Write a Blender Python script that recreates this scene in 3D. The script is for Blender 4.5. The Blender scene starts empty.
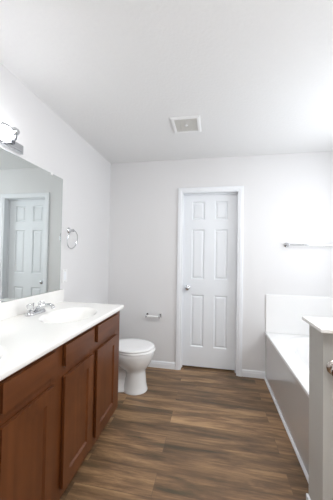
import bpy, bmesh, math, random
from mathutils import Vector, Matrix
PI = math.pi
sc = bpy.context.scene
C = sc.collection

# ------------------------------------------------------------------ camera, sky, lights, exposure
F_PX, PITCH, ROLL, YAW, EYE = 244.57, 0.0216, 0.0168, 0.1852, 1.3137
fw = Vector((-math.sin(YAW)*math.cos(PITCH), math.cos(YAW)*math.cos(PITCH), math.sin(PITCH)))
rt0 = Vector((math.cos(YAW), math.sin(YAW), 0)); up0 = rt0.cross(fw)
rt = rt0*math.cos(ROLL) + up0*math.sin(ROLL); up = -rt0*math.sin(ROLL) + up0*math.cos(ROLL)
cam_data = bpy.data.cameras.new('camera'); cam = bpy.data.objects.new('camera', cam_data); C.objects.link(cam)
cam_data.sensor_fit = 'VERTICAL'; cam_data.sensor_height = 36.0; cam_data.sensor_width = 24.0
cam_data.lens = F_PX/500*36.0; cam_data.clip_start = 0.02
m = Matrix((rt, up, -fw)).transposed().to_4x4(); m.translation = (0, 0, EYE); cam.matrix_world = m
sc.camera = cam
sc.view_settings.view_transform = 'Standard'; sc.view_settings.look = 'None'
sc.view_settings.gamma = 1; sc.view_settings.use_curve_mapping = False
sc.view_settings.exposure = 0.25

world = bpy.data.worlds.new('world'); sc.world = world; world.use_nodes = True
bg = world.node_tree.nodes['Background']; bg.inputs[0].default_value = (0.80, 0.90, 1.0, 1); bg.inputs[1].default_value = 1.0

def area(name, loc, direction, sx, sy, power, color):
    l = bpy.data.lights.new(name, 'AREA'); l.shape = 'RECTANGLE'; l.size = sx; l.size_y = sy
    l.energy = power; l.color = color
    o = bpy.data.objects.new(name, l); C.objects.link(o); o.location = loc
    o.rotation_euler = Vector(direction).to_track_quat('-Z', 'Y').to_euler(); return o
# daylight entering through the window above the tub, plus an unseen fill added behind the viewer; no doorway there
area('window_daylight', (1.485, 1.84, 1.62), (-1, 0, 0), 1.06, 1.06, 16.5, (0.92, 0.96, 1.0))
area('rear_fill_light', (0.3, -1.12, 1.25), (0, 1, 0.25), 1.2, 1.9, 4.0, (0.94, 0.97, 1.0))
area('overhead_fill_light', (0.35, 0.85, 2.42), (0, 0, -1), 0.35, 0.35, 10, (1.0, 0.98, 0.96))  # added downward fill under the ceiling, without any fixture
pl = bpy.data.lights.new('point_fill_light', 'POINT'); pl.energy = 17; pl.shadow_soft_size = 0.12; pl.color = (1.0, 0.99, 0.985)  # unseen point fill, added to brighten ceiling and room; no lamp body
plo = bpy.data.objects.new('point_fill_light', pl); C.objects.link(plo); plo.location = (0.45, 0.15, 2.20)

# ------------------------------------------------------------------ materials
def mat(name, color, rough=0.5, metal=0.0, spec=0.5, bump=None, coat=0.0, vary=0.0, emit=None, trans=0.0):
    m = bpy.data.materials.new(name); m.use_nodes = True; nt = m.node_tree; b = nt.nodes['Principled BSDF']
    b.inputs['Base Color'].default_value = (*color, 1); b.inputs['Roughness'].default_value = rough
    b.inputs['Metallic'].default_value = metal; b.inputs['Specular IOR Level'].default_value = spec
    b.inputs['Coat Weight'].default_value = coat; b.inputs['Transmission Weight'].default_value = trans
    if emit: b.inputs['Emission Color'].default_value = (*emit[0], 1); b.inputs['Emission Strength'].default_value = emit[1]
    tc = nt.nodes.new('ShaderNodeTexCoord')
    n = nt.nodes.new('ShaderNodeTexNoise'); nt.links.new(tc.outputs['Object'], n.inputs['Vector'])
    n.inputs['Scale'].default_value = bump[0] if bump else 6.0; n.inputs['Detail'].default_value = 3
    r = nt.nodes.new('ShaderNodeMix'); r.data_type = 'RGBA'
    k = vary if vary else 0.015
    r.inputs[6].default_value = (*[c*(1-k) for c in color], 1); r.inputs[7].default_value = (*[min(1, c*(1+k)) for c in color], 1)
    nt.links.new(n.outputs['Fac'], r.inputs[0]); nt.links.new(r.outputs[2], b.inputs['Base Color'])
    if bump:
        bp = nt.nodes.new('ShaderNodeBump'); bp.inputs['Strength'].default_value = bump[1]; bp.inputs['Distance'].default_value = 0.003
        nt.links.new(n.outputs['Fac'], bp.inputs['Height']); nt.links.new(bp.outputs['Normal'], b.inputs['Normal'])
    return m

WALL = mat('wall_paint', (0.765, 0.76, 0.765), 0.75, bump=(140, 0.12))
CEIL = mat('ceiling_paint', (0.81, 0.81, 0.81), 0.85, bump=(55, 0.5))
TRIM = mat('white_trim_paint', (0.84, 0.86, 0.89), 0.35)
DOORW = mat('white_door_paint', (0.83, 0.855, 0.885), 0.38)
MARBLE = mat('cultured_marble', (0.93, 0.92, 0.895), 0.16, vary=0.02, coat=0.3)
ACRYL = mat('tub_acrylic', (0.90, 0.90, 0.90), 0.18, coat=0.3)
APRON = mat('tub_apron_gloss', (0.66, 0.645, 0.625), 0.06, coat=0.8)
PORC = mat('porcelain', (0.88, 0.89, 0.89), 0.08, coat=0.6)
SEATP = mat('toilet_seat_plastic', (0.90, 0.90, 0.90), 0.2)
CHROME = mat('chrome', (0.66, 0.67, 0.69), 0.10, metal=1)
NICKEL = mat('satin_nickel', (0.62, 0.58, 0.55), 0.22, metal=1)
BRONZE = mat('dark_metal', (0.22, 0.22, 0.24), 0.3, metal=1)
PLASTIC = mat('white_plastic', (0.84, 0.84, 0.84), 0.4)
GRILLE = mat('vent_grille_plastic', (0.70, 0.69, 0.66), 0.55)
MIRROR = mat('mirror_silver', (0.80, 0.84, 0.825), 0.0, metal=1)
MIRROR.node_tree.nodes['Principled BSDF'].inputs['Roughness'].default_value = 0.01
MEDGE = mat('mirror_edge_glass', (0.33, 0.37, 0.36), 0.15)
DARK = mat('dark_slot', (0.03, 0.03, 0.03), 0.6)
CLEAR = mat('clear_acrylic', (0.93, 0.94, 0.95), 0.06, trans=0.8)
BULB = mat('lit_frosted_glass', (0.95, 0.95, 0.93), 0.3, emit=((0.97, 0.98, 1.0), 26.0))
DIFF = mat('lit_diffuser', (0.95, 0.95, 0.93), 0.4, emit=((1.0, 0.97, 0.93), 2.0))
GLASS = mat('window_glass', (0.95, 0.97, 1.0), 0.02, trans=1.0)
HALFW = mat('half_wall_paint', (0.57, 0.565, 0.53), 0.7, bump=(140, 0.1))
RUBBER = mat('grey_hose', (0.45, 0.45, 0.45), 0.4)

def floor_material():
    m = bpy.data.materials.new('wood_plank_vinyl'); m.use_nodes = True; nt = m.node_tree; N = nt.nodes.new; L = nt.links.new
    b = nt.nodes['Principled BSDF']
    tc = N('ShaderNodeTexCoord')
    br = N('ShaderNodeTexBrick'); br.offset = 0.37; br.offset_frequency = 2
    br.inputs['Color1'].default_value = (0, 0, 0, 1); br.inputs['Color2'].default_value = (1, 1, 1, 1); br.inputs['Mortar'].default_value = (0.5, 0.5, 0.5, 1)
    br.inputs['Scale'].default_value = 1; br.inputs['Brick Width'].default_value = 1.22; br.inputs['Row Height'].default_value = 0.152
    br.inputs['Mortar Size'].default_value = 0.0008; br.inputs['Mortar Smooth'].default_value = 0.1; br.inputs['Bias'].default_value = 0
    mp0 = N('ShaderNodeMapping'); mp0.inputs['Location'].default_value = (0.31, 0.05, 0)
    L(tc.outputs['Object'], mp0.inputs[0]); L(mp0.outputs[0], br.inputs['Vector'])
    mp = N('ShaderNodeMapping'); mp.inputs['Scale'].default_value = (1.5, 13.0, 1.0); L(tc.outputs['Object'], mp.inputs[0])
    ad = N('ShaderNodeVectorMath'); ad.operation = 'MULTIPLY_ADD'; L(br.outputs['Color'], ad.inputs[0]); ad.inputs[1].default_value = (7.3, 5.1, 9.7); L(mp.outputs[0], ad.inputs[2])
    n1 = N('ShaderNodeTexNoise'); n1.inputs['Scale'].default_value = 1.0; n1.inputs['Detail'].default_value = 7; n1.inputs['Roughness'].default_value = 0.68; n1.inputs['Distortion'].default_value = 0.35
    L(ad.outputs[0], n1.inputs['Vector'])
    mp2 = N('ShaderNodeMapping'); mp2.inputs['Scale'].default_value = (4, 75, 1); L(tc.outputs['Object'], mp2.inputs[0])
    n2 = N('ShaderNodeTexNoise'); n2.inputs['Scale'].default_value = 1.0; n2.inputs['Detail'].default_value = 5; L(mp2.outputs[0], n2.inputs['Vector'])
    r = N('ShaderNodeValToRGB'); e = r.color_ramp.elements
    e[0].position = 0.33; e[0].color = (0.095, 0.075, 0.045, 1)
    e[1].position = 0.68; e[1].color = (0.500, 0.335, 0.195, 1)
    a = e.new(0.46); a.color = (0.200, 0.125, 0.076, 1); a = e.new(0.58); a.color = (0.360, 0.233, 0.137, 1)
    L(n1.outputs['Fac'], r.inputs[0])
    hs = N('ShaderNodeHueSaturation')
    v = N('ShaderNodeMapRange'); v.inputs['To Min'].default_value = 0.72; v.inputs['To Max'].default_value = 1.04; hs.inputs['Saturation'].default_value = 1.12
    L(br.outputs['Color'], v.inputs['Value']); L(v.outputs[0], hs.inputs['Value']); L(r.outputs[0], hs.inputs['Color'])
    mx = N('ShaderNodeMix'); mx.data_type = 'RGBA'; mx.blend_type = 'MULTIPLY'; mx.inputs[0].default_value = 0.55
    L(hs.outputs[0], mx.inputs[6])
    g = N('ShaderNodeMapRange'); g.inputs['To Min'].default_value = 0.3; g.inputs['To Max'].default_value = 1.7; L(n2.outputs['Fac'], g.inputs['Value'])
    L(g.outputs[0], mx.inputs[7])
    mm = N('ShaderNodeMix'); mm.data_type = 'RGBA'; L(br.outputs['Fac'], mm.inputs[0]); L(mx.outputs[2], mm.inputs[6]); mm.inputs[7].default_value = (0.11, 0.075, 0.050, 1)
    L(mm.outputs[2], b.inputs['Base Color']); b.inputs['Roughness'].default_value = 0.42
    bp = N('ShaderNodeBump'); bp.inputs['Strength'].default_value = 0.15; bp.inputs['Distance'].default_value = 0.002; L(n2.outputs['Fac'], bp.inputs['Height']); L(bp.outputs[0], b.inputs['Normal'])
    return m
FLOOR = floor_material()

def wood(name, axis):
    m = bpy.data.materials.new(name); m.use_nodes = True; nt = m.node_tree; N = nt.nodes.new; L = nt.links.new
    b = nt.nodes['Principled BSDF']; tc = N('ShaderNodeTexCoord')
    mp = N('ShaderNodeMapping'); mp.inputs['Scale'].default_value = (30, 30, 2.2) if axis == 'z' else (30, 2.2, 30)
    L(tc.outputs['Object'], mp.inputs[0])
    n = N('ShaderNodeTexNoise'); n.inputs['Scale'].default_value = 1; n.inputs['Detail'].default_value = 5; n.inputs['Distortion'].default_value = 0.5; L(mp.outputs[0], n.inputs['Vector'])
    n3 = N('ShaderNodeTexNoise'); n3.inputs['Scale'].default_value = 5; L(tc.outputs['Object'], n3.inputs['Vector'])
    av = N('ShaderNodeMix'); av.inputs[0].default_value = 0.45; L(n.outputs['Fac'], av.inputs[2]); L(n3.outputs['Fac'], av.inputs[3])
    r = N('ShaderNodeValToRGB'); e = r.color_ramp.elements
    e[0].position = 0.25; e[0].color = (0.075, 0.021, 0.0055, 1); e[1].position = 0.75; e[1].color = (0.175, 0.056, 0.016, 1)
    L(av.outputs[0], r.inputs[0]); L(r.outputs[0], b.inputs['Base Color'])
    b.inputs['Roughness'].default_value = 0.32; b.inputs['Coat Weight'].default_value = 0.0
    return m
WOODZ = wood('cherry_stained_wood_upright', 'z'); WOODY = wood('cherry_stained_wood_along', 'y')

# ------------------------------------------------------------------ helpers
def link(name, bm, material, parent=None, smooth=False, auto=None):
    bmesh.ops.recalc_face_normals(bm, faces=bm.faces)
    me = bpy.data.meshes.new(name); bm.to_mesh(me); bm.free(); me.materials.append(material)
    o = bpy.data.objects.new(name, me); C.objects.link(o)
    if smooth:
        me.polygons.foreach_set('use_smooth', [True]*len(me.polygons))
        try: me.set_sharp_from_angle(angle=math.radians(auto or 35))
        except Exception: pass
    if parent is not None:
        o.parent = parent; o.matrix_parent_inverse = Matrix.Translation(-Vector(parent_world(parent)))
    return o
def parent_world(p):
    v = Vector(p.location)
    q = p
    while q.parent is not None:                    # children store vertices in world space
        return Vector((0, 0, 0)) if q.type == 'MESH' else v
    return v if p.type == 'EMPTY' else Vector((0, 0, 0))
def empty(name, loc, label=None, cat=None, group=None, kind=None):
    o = bpy.data.objects.new(name, None); C.objects.link(o); o.location = loc; o.empty_display_size = 0.05
    return tag(o, label, cat, group, kind)
def tag(o, label=None, cat=None, group=None, kind=None):
    if label: o['label'] = label
    if cat: o['category'] = cat
    if group: o['group'] = group
    if kind: o['kind'] = kind
    return o
def B(): return bmesh.new()
def box(bm, x0, x1, y0, y1, z0, z1, bev=0.0, seg=2):
    t = bmesh.new()
    vs = [t.verts.new((x, y, z)) for x in (x0, x1) for y in (y0, y1) for z in (z0, z1)]
    for f in ((0,1,3,2),(4,6,7,5),(0,4,5,1),(2,3,7,6),(0,2,6,4),(1,5,7,3)): t.faces.new([vs[i] for i in f])
    bmesh.ops.recalc_face_normals(t, faces=t.faces)
    if bev: bmesh.ops.bevel(t, geom=t.edges[:], offset=bev, segments=seg, profile=0.6, affect='EDGES')
    me = bpy.data.meshes.new('t'); t.to_mesh(me); t.free(); bm.from_mesh(me); bpy.data.meshes.remove(me)
    return bm
def lathe(bm, prof, origin, axis='Z', n=32, sx=1, sy=1):
    """prof: list of (radius, distance along axis)"""
    ax = {'Z': Vector((0,0,1)), 'X': Vector((1,0,0)), 'Y': Vector((0,1,0)), '-Y': Vector((0,-1,0)), '-Z': Vector((0,0,-1))}.get(axis, axis)
    ax = Vector(ax).normalized(); u = ax.orthogonal().normalized(); v = ax.cross(u)
    rings = []
    for r, h in prof:
        rings.append([bm.verts.new(Vector(origin) + ax*h + u*(max(r, 1e-5)*sx*math.cos(2*PI*k/n)) + v*(max(r, 1e-5)*sy*math.sin(2*PI*k/n))) for k in range(n)])
    loft(bm, rings); return bm
def loft(bm, rings, cap=True):
    n = len(rings[0])
    for a, b in zip(rings, rings[1:]):
        for k in range(n): bm.faces.new((a[k], a[(k+1) % n], b[(k+1) % n], b[k]))
    if cap: bm.faces.new(rings[0][::-1]); bm.faces.new(rings[-1])
def tube(bm, pts, r, n=12, closed=False):
    P = [Vector(p) for p in pts]; rings = []; prev = None; R = r if isinstance(r, (list, tuple)) else [r]*len(P)
    for i, p in enumerate(P):
        if closed: t = (P[(i+1) % len(P)] - P[i-1])
        else: t = P[min(i+1, len(P)-1)] - P[max(i-1, 0)]
        t.normalize()
        u = t.orthogonal().normalized() if prev is None else (prev - t*prev.dot(t)).normalized()
        prev = u; v = t.cross(u)
        rings.append([bm.verts.new(p + u*R[i]*math.cos(2*PI*k/n) + v*R[i]*math.sin(2*PI*k/n)) for k in range(n)])
    if closed: rings.append(rings[0]); loft(bm, rings, False)
    else: loft(bm, rings)
    return bm
def panel_face(bm, us, vs, panels, rings, thick, f):
    """a board whose face carries moulded panels. f(u, v, d): d = height above the face."""
    def quad(a, b, c, d): bm.faces.new([bm.verts.new(f(*p)) for p in (a, b, c, d)])
    for i in range(len(us)-1):
        for j in range(len(vs)-1):
            u0, u1, v0, v1 = us[i], us[i+1], vs[j], vs[j+1]
            if (i, j) in panels:
                prev = (u0, u1, v0, v1, 0.0)
                for ins, dep in rings:
                    cur = (u0+ins, u1-ins, v0+ins, v1-ins, dep)
                    a = [(prev[0],prev[2],prev[4]),(prev[1],prev[2],prev[4]),(prev[1],prev[3],prev[4]),(prev[0],prev[3],prev[4])]
                    b = [(cur[0],cur[2],cur[4]),(cur[1],cur[2],cur[4]),(cur[1],cur[3],cur[4]),(cur[0],cur[3],cur[4])]
                    for k in range(4): quad(a[k], a[(k+1) % 4], b[(k+1) % 4], b[k])
                    prev = cur
                quad((prev[0],prev[2],prev[4]),(prev[1],prev[2],prev[4]),(prev[1],prev[3],prev[4]),(prev[0],prev[3],prev[4]))
            else: quad((u0,v0,0),(u1,v0,0),(u1,v1,0),(u0,v1,0))
    U0, U1, V0, V1 = us[0], us[-1], vs[0], vs[-1]; t = -thick
    quad((U0,V0,t),(U1,V0,t),(U1,V1,t),(U0,V1,t))
    for (a, b) in (((U0,V0),(U1,V0)),((U1,V0),(U1,V1)),((U1,V1),(U0,V1)),((U0,V1),(U0,V0))):
        quad((*a, 0), (*b, 0), (*b, t), (*a, t))
    bmesh.ops.remove_doubles(bm, verts=bm.verts, dist=1e-5)
    return bm
def struct(name, bm, m, parent=None, smooth=False):
    o = link(name, bm, m, parent, smooth)
    if parent is None: o['kind'] = 'structure'
    return o
def copy_tree(o, offset):
    c = o.copy(); C.objects.link(c); c.location = Vector(o.location) + Vector(offset)
    def rec(src, dst):
        for ch in list(src.children):
            d = ch.copy(); C.objects.link(d); d.parent = dst; rec(ch, d)
    rec(o, c); return c

# ------------------------------------------------------------------ the room
XL, XR, YB, YF, H = -1.25, 1.50, 2.83, -1.25, 2.44
OX0, OX1, OZ = -0.344, 0.279, 2.045            # door opening
struct('floor', box(B(), XL-0.12, XR+0.12, YF-0.12, YB+0.75, -0.10, 0.0), FLOOR)
struct('ceiling', box(B(), XL-0.12, XR+0.12, YF-0.12, YB+0.12, H, H+0.10), CEIL)
struct('wall_left', box(B(), XL-0.12, XL, YF, YB, 0, H), WALL)
w = B(); box(w, XL-0.12, OX0, YB, YB+0.12, 0, H); box(w, OX1, XR+0.12, YB, YB+0.12, 0, H); box(w, OX0, OX1, YB, YB+0.12, OZ, H)
struct('wall_back', w, WALL)
w = B(); box(w, -0.75, -0.70, YB+0.12, YB+0.75, 0, H); box(w, 0.65, 0.70, YB+0.12, YB+0.75, 0, H)
box(w, -0.70, 0.65, YB+0.70, YB+0.75, 0, H); box(w, -0.70, 0.65, YB+0.12, YB+0.70, H-0.05, H)
struct('wall_light_block', w, WALL)  # unseen box added behind the door so sky light cannot leak under it
WY0, WY1, WZ0, WZ1 = 1.29, 2.39, 1.06, 2.16
w = B(); box(w, XR, XR+0.12, YF, WY0, 0, H); box(w, XR, XR+0.12, WY1, YB, 0, H); box(w, XR, XR+0.12, WY0, WY1, 0, WZ0); box(w, XR, XR+0.12, WY0, WY1, WZ1, H)
struct('wall_right', w, WALL)
w = B(); box(w, XL-0.12, XR+0.12, YF-0.12, YF, 0, H)
struct('wall_front', w, WALL)

win = empty('window_1', (XR+0.06, (WY0+WY1)/2, WZ0), kind='structure')
w = B()
for a in ((WY0+.001, WY0+0.045, WZ0+.001, WZ1-.001), (WY1-0.045, WY1-.001, WZ0+.001, WZ1-.001)): box(w, XR+0.05, XR+0.10, *a)
for z in (WZ0+.001, (WZ0+WZ1)/2-0.02, WZ1-0.041): box(w, XR+0.051, XR+0.099, WY0+0.044, WY1-0.044, z, z+0.04)
link('window_frame', w, TRIM, win)
link('pane', box(B(), XR+0.072, XR+0.076, WY0+0.04, WY1-0.04, WZ0+0.03, WZ1-0.03), GLASS, win)

# baseboards with a stepped, rounded profile
def baseboard(name, p0, p1, nrm, h=0.075):
    prof = [(0, 0), (0.013, 0), (0.013, h*0.62), (0.0105, h*0.70), (0.0105, h*0.84), (0.006, h*0.95), (0.002, h), (0, h)]
    bm = B(); rings = []
    for p in (p0, p1): rings.append([bm.verts.new((p[0]+nrm[0]*(d+.0004), p[1]+nrm[1]*(d+.0004), z+.0004)) for d, z in prof])
    loft(bm, rings); return struct(name, bm, TRIM)
baseboard('baseboard_back', (XL+0.014, YB), (OX0-0.0575, YB), (0, -1))
baseboard('baseboard_back_right', (OX1+0.0575, YB), (0.579, YB), (0, -1))
baseboard('baseboard_left', (XL, 1.88), (XL, YB-0.001), (1, 0))

# ------------------------------------------------------------------ door in the back wall
dr = empty('door_1', (-0.033, YB+0.06, 0), kind='structure')
rings = [(0.004, -0.005), (0.010, -0.012), (0.017, -0.012), (0.027, -0.005), (0.034, -0.003)]
us = [OX0+0.003, -0.241, -0.092, 0.026, 0.175, OX1-0.003]; vs = [0.018, 0.247, 0.854, 1.039, 1.625, 1.739, 1.957, OZ-0.004]
bm = panel_face(B(), us, vs, {(i, j) for i in (1, 3) for j in (1, 3, 5)}, rings, 0.035, lambda u, v, d: (u, YB+0.082-d, v))
slab = link('door_slab', bm, DOORW, dr)
# jamb with stop
w = B(); box(w, OX0+.0005, OX0+0.0025, YB-0.001, YB+0.119, 0.0005, OZ-.0005)
j = B()
for s in (-1, 1):
    x = OX0 if s < 0 else OX1
    a, b = sorted((x, x - s*0.0022)); box(j, a, b, YB-0.002, YB+0.1195, 0.0005, OZ)
    a, b = sorted((x, x - s*0.012)); box(j, a, b, YB+0.062, YB+0.081, 0.0005, OZ, 0.001)
box(j, OX0, OX1, YB-0.002, YB+0.1195, OZ-0.002, OZ); box(j, OX0, OX1, YB+0.062, YB+0.081, OZ-0.012, OZ)
w.free(); link('door_jamb', j, TRIM, dr)
# moulded casing, mitred, swept around the opening
cp = [(0.0, 0.0), (0.0, 0.008), (0.004, 0.011), (0.014, 0.012), (0.020, 0.0165), (0.040, 0.0175), (0.050, 0.0175), (0.0565, 0.014), (0.057, 0.0)]
bm = B(); rr = []
for (x, z, sx, sz) in ((OX0, 0.0005, -1, 0), (OX0, OZ, -1, 1), (OX1, OZ, 1, 1), (OX1, 0.0005, 1, 0)):
    rr.append([bm.verts.new((x+sx*(u-.004 if u < .001 else u), YB-0.0005-d, z+sz*u)) for u, d in cp])
loft(bm, rr); link('door_casing', bm, TRIM, dr, True, 25)
kn = B(); KX, KZ, KY = -0.286, 0.935, YB+0.082
lathe(kn, [(0.0, 0.0), (0.031, 0.0), (0.032, 0.003), (0.028, 0.008), (0.013, 0.010), (0.010, 0.018), (0.011, 0.027), (0.020, 0.034), (0.0265, 0.043), (0.0275, 0.052), (0.024, 0.060), (0.014, 0.065), (0.0, 0.066)], (KX, KY, KZ), '-Y')
ko = link('knob', kn, CHROME, slab, True, 50); ko['label'] = 'round chrome door knob'
link('lock_button', lathe(B(), [(0, 0), (0.005, 0), (0.005, 0.0695), (0.003, 0.071), (0, 0.071)], (KX, KY, KZ), '-Y', 16), BRONZE, slab, True)

# ------------------------------------------------------------------ vanity cabinet
VX, VF, VY0, VY1, VZ = XL+0.001, -0.720, 0.39, 1.862, 0.880
V = empty('vanity_cabinet', (-0.98, 1.125, 0), 'long cherry-brown wooden vanity cabinet under the white sink top', 'cabinet')
c = B()
for y in (VY0, VY1-0.018): box(c, VX, VF-0.019, y, y+0.018, 0.1045, VZ); box(c, VX, VF-0.070, y, y+0.018, 0, 0.1045)
box(c, VX, VX+0.01, VY0+0.018, VY1-0.018, 0.1, VZ); box(c, VX+.01, VF-0.019, VY0+0.018, VY1-0.018, 0.105, 0.121)
link('carcass', c, WOODZ, V)
link('toe_kick', box(B(), VF-0.085, VF-0.070, VY0+0.0185, VY1-0.0185, 0, 0.1045), WOODY, V)
MOD = [(0.40, 0.690), (0.735, 1.028), (1.104, 1.396), (1.448, 1.775)]
c = B()
ys = [VY0, VY0+0.03] + [y for a, b in zip(MOD, MOD[1:]) for y in (a[1]-0.012, b[0]+0.012)] + [MOD[-1][1]-0.012, VY1]
for a, b in zip(ys[::2], ys[1::2]): box(c, VF-0.0185, VF, a, b, 0.11, VZ-.001, 0.0008, 1)
for z0, z1 in ((0.11, 0.178), (0.690, 0.765), (0.855, VZ-.001)): box(c, VF-0.018, VF-0.0006, VY0+0.001, VY1-0.001, z0, z1)
link('face_frame', c, WOODZ, V)
TX = 0.0195
def front(name, y0, y1, z0, z1, rings, ins, mtl):
    us = [y0, y0+ins, y1-ins, y1]; vs = [z0, z0+ins, z1-ins, z1]
    bm = panel_face(B(), us, vs, {(1, 1)} if rings else set(), rings or [], TX-0.001, lambda u, v, d: (VF+TX+d, u, v))
    o = link(name, bm, mtl, V)
    bv = o.modifiers.new('edge', 'BEVEL'); bv.width = 0.005; bv.segments = 3; bv.limit_method = 'ANGLE'; bv.angle_limit = math.radians(80)
    return o
for (a, b) in MOD:
    front('drawer', a, b, 0.756, 0.861, None, 0.02, WOODY)
    front('cabinet_door', a, b, 0.163, 0.708, [(0.005, -0.006), (0.008, -0.009), (0.012, -0.009)], 0.058, WOODZ)

# ------------------------------------------------------------------ vanity top with two moulded bowls
SX0, SX1, SY0, SY1, ST = XL+0.001, -0.6935, 0.375, 1.8844, 0.9103
T = empty('sink_counter', (-0.97, 1.13, VZ+.0005), 'white cultured marble vanity top with two oval bowls', 'countertop')
BOWLS = [(-0.925, 0.70), (-0.925, 1.495)]
def top_z(x, y):
    z = ST
    for cx, cy in BOWLS:
        q = math.hypot((x-cx)/0.165, (y-cy)/0.225)
        if q < 1: z -= 0.125*(0.5+0.5*math.cos(PI*q**1.9))
    return z
NX, NY = 112, 300
bm = B(); g = []
ex = 0.010
xs = [SX0+(SX1-ex-SX0)*i/NX for i in range(NX+1)]; yy = [SY0+ex+(SY1-SY0-2*ex)*j/NY for j in range(NY+1)]
for x in xs: g.append([bm.verts.new((x, y, top_z(x, y))) for y in yy])
for i in range(NX):
    for j in range(NY): bm.faces.new((g[i][j], g[i+1][j], g[i+1][j+1], g[i][j+1]))
loop = [(g[i][0], (0, -1)) for i in range(NX)] + [(g[NX][j], (1, 0)) for j in range(NY+1)] + [(g[i][NY], (0, 1)) for i in range(NX-1, -1, -1)]
def off(k, v, n):
    d = Vector((n[0], n[1]))
    if v is g[NX][0]: d = Vector((1, -1))
    if v is g[NX][NY]: d = Vector((1, 1))
    dist, dz = k
    return bm.verts.new((v.co.x+d.x*dist, v.co.y+d.y*dist, ST-dz))
prev = [v for v, n in loop]
for k in ((0.004, 0.0008), (0.0075, 0.003), (0.0095, 0.006), (0.010, 0.010), (0.010, 0.024), (0.008, 0.0285), (0.004, 0.0295)):
    cur = [off(k, v, n) for v, n in loop]
    for a in range(len(prev)-1): bm.faces.new((prev[a], prev[a+1], cur[a+1], cur[a]))
    prev = cur
link('counter_slab', bm, MARBLE, T, True, 50)
link('backsplash', box(B(), SX0, SX0+0.020, SY0+.002, SY1-.001, ST-0.001, 1.013, 0.003, 3), MARBLE, T, True)
for cx, cy in BOWLS:
    zb = top_z(cx, cy)+0.001
    d = link('drain', lathe(B(), [(0, 0), (0.021, 0), (0.0215, 0.002), (0.018, 0.0035), (0.014, 0.003), (0.013, 0.005), (0, 0.006)], (cx, cy, zb), 'Z', 28), CHROME, T, True)

# ------------------------------------------------------------------ faucets
def faucet(cy, label):
    X0 = -1.150; Z = ST+0.0008
    E = empty('sink_faucet', (X0, cy, Z), label, 'faucet', None)
    bm = B(); rings = []
    for k, z in ((1.0, 0), (1.0, 0.008), (0.95, 0.014), (0.80, 0.019), (0.45, 0.022)):
        ring = []
        for a in range(40):
            t = 2*PI*a/40; cs, sn = math.cos(t), math.sin(t)
            ring.append(bm.verts.new((X0+0.027*k*cs, cy+(0.055*(1 if sn > 0 else -1) if abs(sn) > 1e-6 else 0)+0.027*k*sn, Z+z)))
        rings.append(ring)
    loft(bm, rings); base = link('base', bm, CHROME, E, True, 50)
    bm = B()
    tube(bm, [(X0, cy, Z+0.015), (X0+0.008, cy, Z+0.032), (X0+0.035, cy, Z+0.045), (X0+0.072, cy, Z+0.058), (X0+0.105, cy, Z+0.062), (X0+0.124, cy, Z+0.056), (X0+0.128, cy, Z+0.042)],
         [0.021, 0.019, 0.016, 0.0135, 0.0125, 0.0120, 0.0115], 18)
    link('spout', bm, CHROME, E, True, 60)
    for s in (-1, 1):
        hy = cy+s*0.052
        hb = link('handle_stem', lathe(B(), [(0, 0), (0.017, 0), (0.016, 0.014), (0.009, 0.020), (0.009, 0.026), (0, 0.026)], (X0, hy, Z+0.016), 'Z', 24), CHROME, E, True)
        hn = lathe(B(), [(0, 0), (0.014, 0), (0.019, 0.004), (0.0225, 0.014), (0.0215, 0.024), (0.015, 0.029), (0, 0.030)], (X0, hy, Z+0.0425), 'Z', 10)
        h = link('handle', hn, CLEAR, E); h['label'] = 'clear acrylic faucet handle'
        link('handle_cap', lathe(B(), [(0, 0), (0.008, 0), (0.007, 0.002), (0, 0.003)], (X0, hy, Z+0.0728), 'Z', 16), CHROME, h, True)
    link('drain_rod', lathe(B(), [(0, 0), (0.003, 0), (0.003, 0.045), (0.006, 0.047), (0.006, 0.053), (0, 0.055)], (X0-0.018, cy, Z+0.016), 'Z', 14), CHROME, E, True)
    return E
faucet(1.450, 'low chrome faucet with clear round handles at the far bowl')

# ------------------------------------------------------------------ mirror
M = empty('vanity_mirror', (XL+0.004, 1.10, 1.015), 'large frameless rectangular mirror on the wall above the sink top', 'mirror')
MY0, MY1, MZ0, MZ1 = 0.38, 1.842, 1.0145, 1.936
link('mirror_glass', box(B(), XL+0.001, XL+0.0075, MY0, MY1, MZ0, MZ1), MIRROR, M)
w = B()
box(w, XL+0.001, XL+0.0079, MY1, MY1+0.0025, MZ0, MZ1+.002); box(w, XL+0.001, XL+0.0079, MY0-0.0025, MY0, MZ0, MZ1+.002); box(w, XL+0.001, XL+0.0079, MY0, MY1, MZ1, MZ1+0.002)
link('polished_edge', w, MEDGE, M)
for y in (1.70, 0.55):
    link('mirror_clip', box(B(), XL+0.0005, XL+0.0125, y-0.010, y+0.010, MZ1-0.010, MZ1+0.014, 0.002), PLASTIC, M)

# ------------------------------------------------------------------ vanity light bar
LT = empty('vanity_light', (XL+0.02, 0.96, 1.984), 'chrome bar light with glowing frosted shades above the mirror', 'wall light')
w = box(B(), XL+0.0005, XL+0.028, 0.535, 1.385, 1.955, 2.013, 0.004, 2); box(w, XL+0.026, XL+0.033, 0.545, 1.375, 1.966, 2.002, 0.003, 2)
link('back_plate', w, CHROME, LT)
RX, RZ = XL+0.088, 2.036
bm = tube(B(), [(RX, 0.655, RZ), (RX, 1.235, RZ)], 0.0075, 14)
lathe(bm, [(0, 0), (0.009, 0), (0.019, 0.006), (0.021, 0.012), (0.021, 0.034), (0.017, 0.040), (0, 0.041)], (RX, 1.225, RZ), 'Y', 28)
lathe(bm, [(0, 0), (0.009, 0), (0.019, 0.006), (0.021, 0.012), (0.021, 0.034), (0.017, 0.040), (0, 0.041)], (RX, 0.665, RZ), '-Y', 28)
link('rod', bm, CHROME, LT, True)
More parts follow.
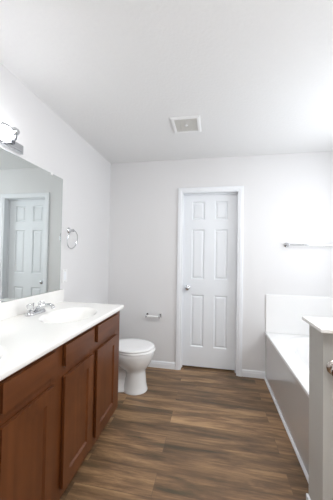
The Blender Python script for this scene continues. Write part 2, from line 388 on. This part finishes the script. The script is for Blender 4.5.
for y in (1.265, 0.655):
    bm = box(B(), XL+0.030, XL+0.062, y-0.015, y+0.015, 1.972, 2.002, 0.003)
    tube(bm, [(XL+0.055, y, 1.990), (XL+0.075, y, 2.000), (RX, y-0.01 if y > 1 else y+0.01, RZ-0.012)], 0.008, 12)
    arm = link('bracket', bm, BRONZE, LT, True); arm['label'] = 'dark metal bracket holding the rod'
for y in (1.175, 0.96, 0.745):
    link('cup', lathe(B(), [(0, 0), (0.012, 0), (0.022, 0.005), (0.026, 0.012), (0.026, 0.020), (0, 0.020)], (RX, y, RZ+0.006), '-Z', 28), CHROME, LT, True)
    sh = lathe(B(), [(0, 0), (0.024, 0), (0.033, 0.010), (0.040, 0.028), (0.041, 0.042), (0.034, 0.060), (0.018, 0.071), (0, 0.074)], (RX, y, RZ-0.0145), '-Z', 28)
    s = link('lamp_shade', sh, BULB, LT, True, 80); s['label'] = 'glowing frosted glass globe'

# ------------------------------------------------------------------ towel ring, outlet plate
R_ = empty('towel_ring', (XL+0.001, 1.960, 1.518), 'round chrome towel ring on the left wall beside the mirror', 'towel ring')
link('wall_mount', lathe(B(), [(0, 0), (0.026, 0), (0.027, 0.004), (0.022, 0.010), (0.012, 0.014), (0.010, 0.028), (0.014, 0.034), (0.014, 0.046), (0.009, 0.051), (0, 0.052)], (XL+0.001, 1.960, 1.518), 'X', 28), CHROME, R_, True)
bm = B(); rc = Vector((XL+0.040, 1.960, 1.437)); pts = [rc+Vector((0.012*math.cos(t), 0.078*math.sin(t), 0.078*math.cos(t))) for t in [2*PI*k/48 for k in range(48)]]
tube(bm, pts, 0.0042, 10, True); link('ring', bm, CHROME, R_, True)

S = empty('outlet_plate', (XL+0.001, 1.912, 1.122), 'small white electrical plate on the left wall below the towel ring', 'wall plate')
link('plate', box(B(), XL+0.0005, XL+0.0065, 1.912-0.035, 1.912+0.035, 1.065, 1.179, 0.0025, 3), PLASTIC, S)
link('rocker', box(B(), XL+0.0055, XL+0.0095, 1.912-0.0165, 1.912+0.0165, 1.089, 1.155, 0.0015), TRIM, S)
for z in (1.073, 1.171): w = B(); lathe(w, [(0, 0), (0.0032, 0), (0.0028, 0.0012), (0, 0.0014)], (XL+0.0064, 1.912, z), 'X', 12); link('screw', w, CHROME, S)

# ------------------------------------------------------------------ paper holder and towel bar on the back wall
Pp = empty('toilet_paper_holder', (-0.668, YB, 0.603), 'chrome paper holder with a bare white roller on the back wall', 'toilet paper holder')
for s in (-1, 1):
    x = -0.668+s*0.079
    bm = box(B(), x-0.013, x+0.013, YB-0.0065, YB-0.0005, 0.603-0.022, 0.603+0.022, 0.004)
    box(bm, x-0.0075, x+0.0075, YB-0.070, YB-0.005, 0.603-0.011, 0.603+0.011, 0.003)
    lathe(bm, [(0, 0), (0.014, 0), (0.015, 0.003), (0.015, 0.010), (0.013, 0.013), (0, 0.013)], (x-0.0065, YB-0.062, 0.603), 'X', 24)
    link('post', bm, CHROME, Pp, True)
r = link('roller', lathe(B(), [(0, 0), (0.009, 0), (0.0125, 0.004), (0.0125, 0.060), (0.0105, 0.062), (0.0105, 0.133), (0.009, 0.137), (0, 0.137)], (-0.668-0.0685, YB-0.062, 0.603), 'X', 24), PLASTIC, Pp, True)
r['label'] = 'white plastic roller'

TB = empty('towel_bar', (1.085, YB, 1.446), 'long thin chrome towel bar on the back wall above the tub', 'towel bar')
for x in (0.785, 1.385):
    link('post', lathe(B(), [(0, 0), (0.024, 0), (0.025, 0.004), (0.020, 0.010), (0.011, 0.014), (0.010, 0.045), (0.015, 0.050), (0.016, 0.064), (0.011, 0.071), (0, 0.072)], (x, YB-0.0005, 1.446), '-Y', 28), CHROME, TB, True)
link('bar', tube(B(), [(0.786, YB-0.058, 1.446), (1.384, YB-0.058, 1.446)], 0.0085, 16), CHROME, TB, True)

# ------------------------------------------------------------------ ceiling vent
CV = empty('ceiling_vent', (-0.233, 2.068, H), 'square white ceiling exhaust fan grille', 'vent')
vx0, vx1, vy0, vy1 = -0.356, -0.110, 1.940, 2.196
bm = B(); fr = 0.030
rg = []
for ins, dz in ((0.0, 0.0), (0.0, 0.004), (0.004, 0.009), (0.012, 0.0125), (fr-0.004, 0.0125), (fr, 0.009), (fr, 0.001)):
    rg.append([bm.verts.new((x, y, H-0.0003-dz)) for x, y in ((vx0+ins, vy0+ins), (vx1-ins, vy0+ins), (vx1-ins, vy1-ins), (vx0+ins, vy1-ins))])
loft(bm, rg, False); link('frame', bm, PLASTIC, CV)
bm = box(B(), vx0+fr-.001, vx1-fr+.001, vy0+fr-.001, vy1-fr+.001, H-0.0045, H-0.001)
n = 15
for k in range(n):
    y = vy0+fr+0.004+k*(vy1-vy0-2*fr-0.012)/(n-1); box(bm, vx0+fr, vx1-fr, y, y+0.005, H-0.0085, H-0.0045)
for k in (1, 2, 3): 
    x = vx0+fr+k*(vx1-vx0-2*fr)/4; box(bm, x-0.002, x+0.002, vy0+fr, vy1-fr, H-0.0090, H-0.0045)
link('grille', bm, GRILLE, CV)
link('center_screw', lathe(B(), [(0, 0), (0.014, 0), (0.014, 0.003), (0.009, 0.006), (0, 0.007)], (-0.233, 2.068, H-0.0085), '-Z', 24), PLASTIC, CV, True)

# ------------------------------------------------------------------ toilet
TY = 2.335
TO = empty('toilet', (-0.9, TY, 0), 'white porcelain toilet with the lid down beyond the vanity', 'toilet')
def egg(bm, xb, xf, hw, z, n=44, blunt=2.0, wide=0.50, tilt=0.0):
    """egg outline: back at xb, front at xf, half width hw, widest at `wide` of the length"""
    xf -= 0.011; ring = []; cx = xb+(xf-xb)*wide
    for k in range(n):
        t = 2*PI*k/n; c_, s_ = math.cos(t), math.sin(t)
        ex_ = 2/ (2.0 if c_ > 0 else blunt)
        x = cx + (xf-cx if c_ > 0 else cx-xb)*math.copysign(abs(c_)**ex_, c_)
        y = TY + hw*math.copysign(abs(s_)**(2/(2.0 if c_ > 0 else blunt)), s_)
        ring.append(bm.verts.new((x, y, z+tilt*(x-cx))))
    return ring
FX = -0.522
bm = B()
loft(bm, [egg(bm, *a) for a in ((-0.85, -0.594, 0.115, 0.0008), (-0.85, -0.594, 0.115, 0.012), (-0.845, -0.600, 0.109, 0.024), (-0.835, -0.608, 0.101, 0.07), (-0.82, -0.613, 0.097, 0.13),
     (-0.82, -0.618, 0.095, 0.18), (-0.85, -0.612, 0.100, 0.205), (-0.90, -0.590, 0.124, 0.232), (-0.95, -0.564, 0.150, 0.275), (-0.985, -0.549, 0.169, 0.32), (-1.0, -0.540, 0.179, 0.352), (-1.005, -0.538, 0.182, 0.375), (-1.0, -0.543, 0.178, 0.387))])
# foot and trapway at the back
loft(bm, [egg(bm, *a) for a in ((-1.16, -0.72, 0.105, 0.0008), (-1.16, -0.72, 0.105, 0.02), (-1.14, -0.74, 0.075, 0.045), (-1.12, -0.76, 0.050, 0.10), (-1.12, -0.76, 0.052, 0.22), (-1.15, -0.86, 0.12, 0.31), (-1.17, -0.95, 0.15, 0.387))])
link('bowl', bm, PORC, TO, True, 60)
bm = B(); loft(bm, [egg(bm, *a) for a in ((-0.975, -0.530, 0.180, 0.3885), (-0.978, -0.524, 0.184, 0.392), (-0.978, -0.532, 0.182, 0.402), (-0.975, -0.537, 0.178, 0.4065))])
link('seat', bm, SEATP, TO, True, 60)
bm = B(); loft(bm, [egg(bm, *a) for a in ((-0.985, -0.540, 0.176, 0.4085), (-0.988, -0.532, 0.182, 0.413), (-0.988, -0.531, 0.183, 0.419), (-0.985, -0.537, 0.178, 0.426), (-0.965, -0.562, 0.156, 0.4305), (-0.90, -0.645, 0.09, 0.4325))])
link('seat_lid', bm, SEATP, TO, True, 60)
for s in (-1, 1): link('hinge', box(B(), -1.012, -0.975, TY+s*0.075-0.018, TY+s*0.075+0.018, 0.388, 0.421, 0.006, 3), SEATP, TO, True)
bm = B(); rr = []
for x0, x1, hw, z in ((-1.235, -1.065, 0.195, 0.3880), (-1.238, -1.052, 0.205, 0.43), (-1.24, -1.045, 0.215, 0.69)):
    pts = []; r_ = 0.03
    for cx, cy, a0 in ((x1-r_, hw-r_, 0), (x0+r_, hw-r_, PI/2), (x0+r_, -hw+r_, PI), (x1-r_, -hw+r_, 1.5*PI)):
        for q in range(7): t = a0+PI/2*q/6; pts.append((cx+r_*math.cos(t), TY+cy+r_*math.sin(t), z))
    rr.append([bm.verts.new(p) for p in pts])
loft(bm, rr); link('tank', bm, PORC, TO, True, 50)
link('tank_lid', box(B(), -1.244, -1.035, TY-0.225, TY+0.225, 0.6905, 0.722, 0.012, 3), PORC, TO, True)
bm = B(); lathe(bm, [(0, 0), (0.014, 0), (0.013, 0.008), (0.007, 0.010), (0.007, 0.022), (0, 0.022)], (-1.046, TY-0.150, 0.64), 'X', 20)
tube(bm, [(-1.028, TY-0.150, 0.64), (-1.026, TY-0.11, 0.637), (-1.026, TY-0.075, 0.632)], [0.006, 0.006, 0.008], 10)
link('flush_lever', bm, CHROME, TO, True)
for s in (-1, 1): link('bolt_cap', lathe(B(), [(0, 0), (0.014, 0), (0.013, 0.012), (0.007, 0.018), (0, 0.019)], (-0.97, TY+s*0.128, 0.0008), 'Z', 18), SEATP, TO, True)

# supply valve behind the toilet
SV = empty('supply_valve', (XL+0.001, 2.05, 0.16), 'small chrome water valve and hose on the wall beside the toilet', 'valve')
bm = B(); lathe(bm, [(0, 0), (0.03, 0), (0.03, 0.003), (0.012, 0.008), (0.008, 0.010), (0.008, 0.05), (0.012, 0.052), (0.012, 0.075), (0, 0.076)], (XL+0.001, 2.05, 0.16), 'X', 22)
link('valve_body', bm, CHROME, SV, True)
link('hose', tube(B(), [(XL+0.064, 2.05, 0.168), (XL+0.066, 2.05, 0.22), (XL+0.066, 2.062, 0.31), (XL+0.066, 2.075, 0.37)], 0.005, 10), RUBBER, SV, True)

# ------------------------------------------------------------------ garden tub
BX0, BX1, BY0, BY1, BZ = 0.580, XR-0.001, 1.432, YB-0.001, 0.498
TU = empty('bathtub', ((BX0+BX1)/2, (BY0+BY1)/2, 0), 'white drop-in soaking tub with grey glossy front panel', 'bathtub')
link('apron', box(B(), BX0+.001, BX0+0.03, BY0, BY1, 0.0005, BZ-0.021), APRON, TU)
cxb, cyb, ra, rb = 1.045, 2.135, 0.355, 0.60
def tub_z(x, y):
    q = (abs((x-cxb)/ra)**2.5 + abs((y-cyb)/rb)**2.5)**(1/2.5)
    if q >= 1.10: return BZ
    if q >= 1.0: return BZ + 0.003*math.sin((1.10-q)/0.10*PI/2)
    if q >= 0.90:
        return BZ+0.003 - 0.042*(1-math.cos((1-q)/0.10*PI/2))
    return BZ-0.039 - 0.34*(1-max(0, (q-0.55)/0.35)**1.7 if q > 0.55 else 1)
bm = B(); g = []; NX, NY = 120, 180
for i in range(NX+1):
    x = BX0+(BX1-BX0)*i/NX; g.append([bm.verts.new((x, BY0+(BY1-BY0)*j/NY, tub_z(x, BY0+(BY1-BY0)*j/NY))) for j in range(NY+1)])
for i in range(NX):
    for j in range(NY): bm.faces.new((g[i][j], g[i+1][j], g[i+1][j+1], g[i][j+1]))
lo = [bm.verts.new((v.co.x-0.004, v.co.y, BZ-0.004)) for v in g[0]]; lo2 = [bm.verts.new((v.co.x-0.004, v.co.y, BZ-0.020)) for v in g[0]]; lo3 = [bm.verts.new((v.co.x+0.02, v.co.y, BZ-0.020)) for v in g[0]]
for a, b in ((g[0], lo), (lo, lo2), (lo2, lo3)):
    for j in range(NY): bm.faces.new((a[j], a[j+1], b[j+1], b[j]))
link('tub_basin', bm, ACRYL, TU, True, 40)
bm = B(); rr = []
for y in (BY0, BY1): rr.append([bm.verts.new((BX0-d, y, z)) for d, z in ((0, 0.0005), (0.014, 0.0005), (0.0135, 0.008), (0.010, 0.015), (0.004, 0.019), (0, 0.019))])
loft(bm, rr); link('base_trim', bm, TRIM, TU)
link('drain', lathe(B(), [(0, 0), (0.03, 0), (0.029, 0.003), (0, 0.004)], (1.045, 1.90, BZ-0.379), 'Z', 24), CHROME, TU, True)

SU = empty('tub_surround', (1.04, YB, BZ), 'white wall panels rising behind the bathtub', 'wall panel')
link('back_panel', box(B(), BX0, XR-0.002, YB-0.012, YB-0.0005, BZ+0.001, 0.907, 0.002), ACRYL, SU)
link('side_panel', box(B(), XR-0.0125, XR-0.0005, BY0, YB-0.0125, BZ+0.001, 0.907, 0.002), ACRYL, SU)

# ------------------------------------------------------------------ half wall at the near end of the tub
HX0, HY0, HY1, HZ = 0.512, 1.262, 1.430, 0.982
HW = empty('half_wall', (1.0, (HY0+HY1)/2, 0), 'waist-high grey half wall with white ledge at the near tub end', 'half wall')
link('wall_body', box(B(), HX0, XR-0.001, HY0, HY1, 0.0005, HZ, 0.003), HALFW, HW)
led = link('ledge', box(B(), 0.476, XR-0.001, 1.193, 1.430, HZ+0.0005, 1.000, 0.003, 3), MARBLE, HW, True); led['label'] = 'glossy white ledge'
link('base_trim', box(B(), HX0-0.013, HX0-0.0002, HY0+0.001, HY1-0.001, 0.0005, 0.078, 0.003), TRIM, HW)
kb = B(); lathe(kb, [(0, 0), (0.036, 0), (0.037, 0.003), (0.033, 0.008), (0.014, 0.011), (0.012, 0.022), (0.020, 0.029), (0.032, 0.036), (0.037, 0.045), (0.034, 0.055), (0.020, 0.062), (0, 0.064)], (0.562, HY0-0.0002, 0.810), '-Y', 36)
k = link('knob', kb, NICKEL, HW, True, 50); k['label'] = 'round satin nickel knob'
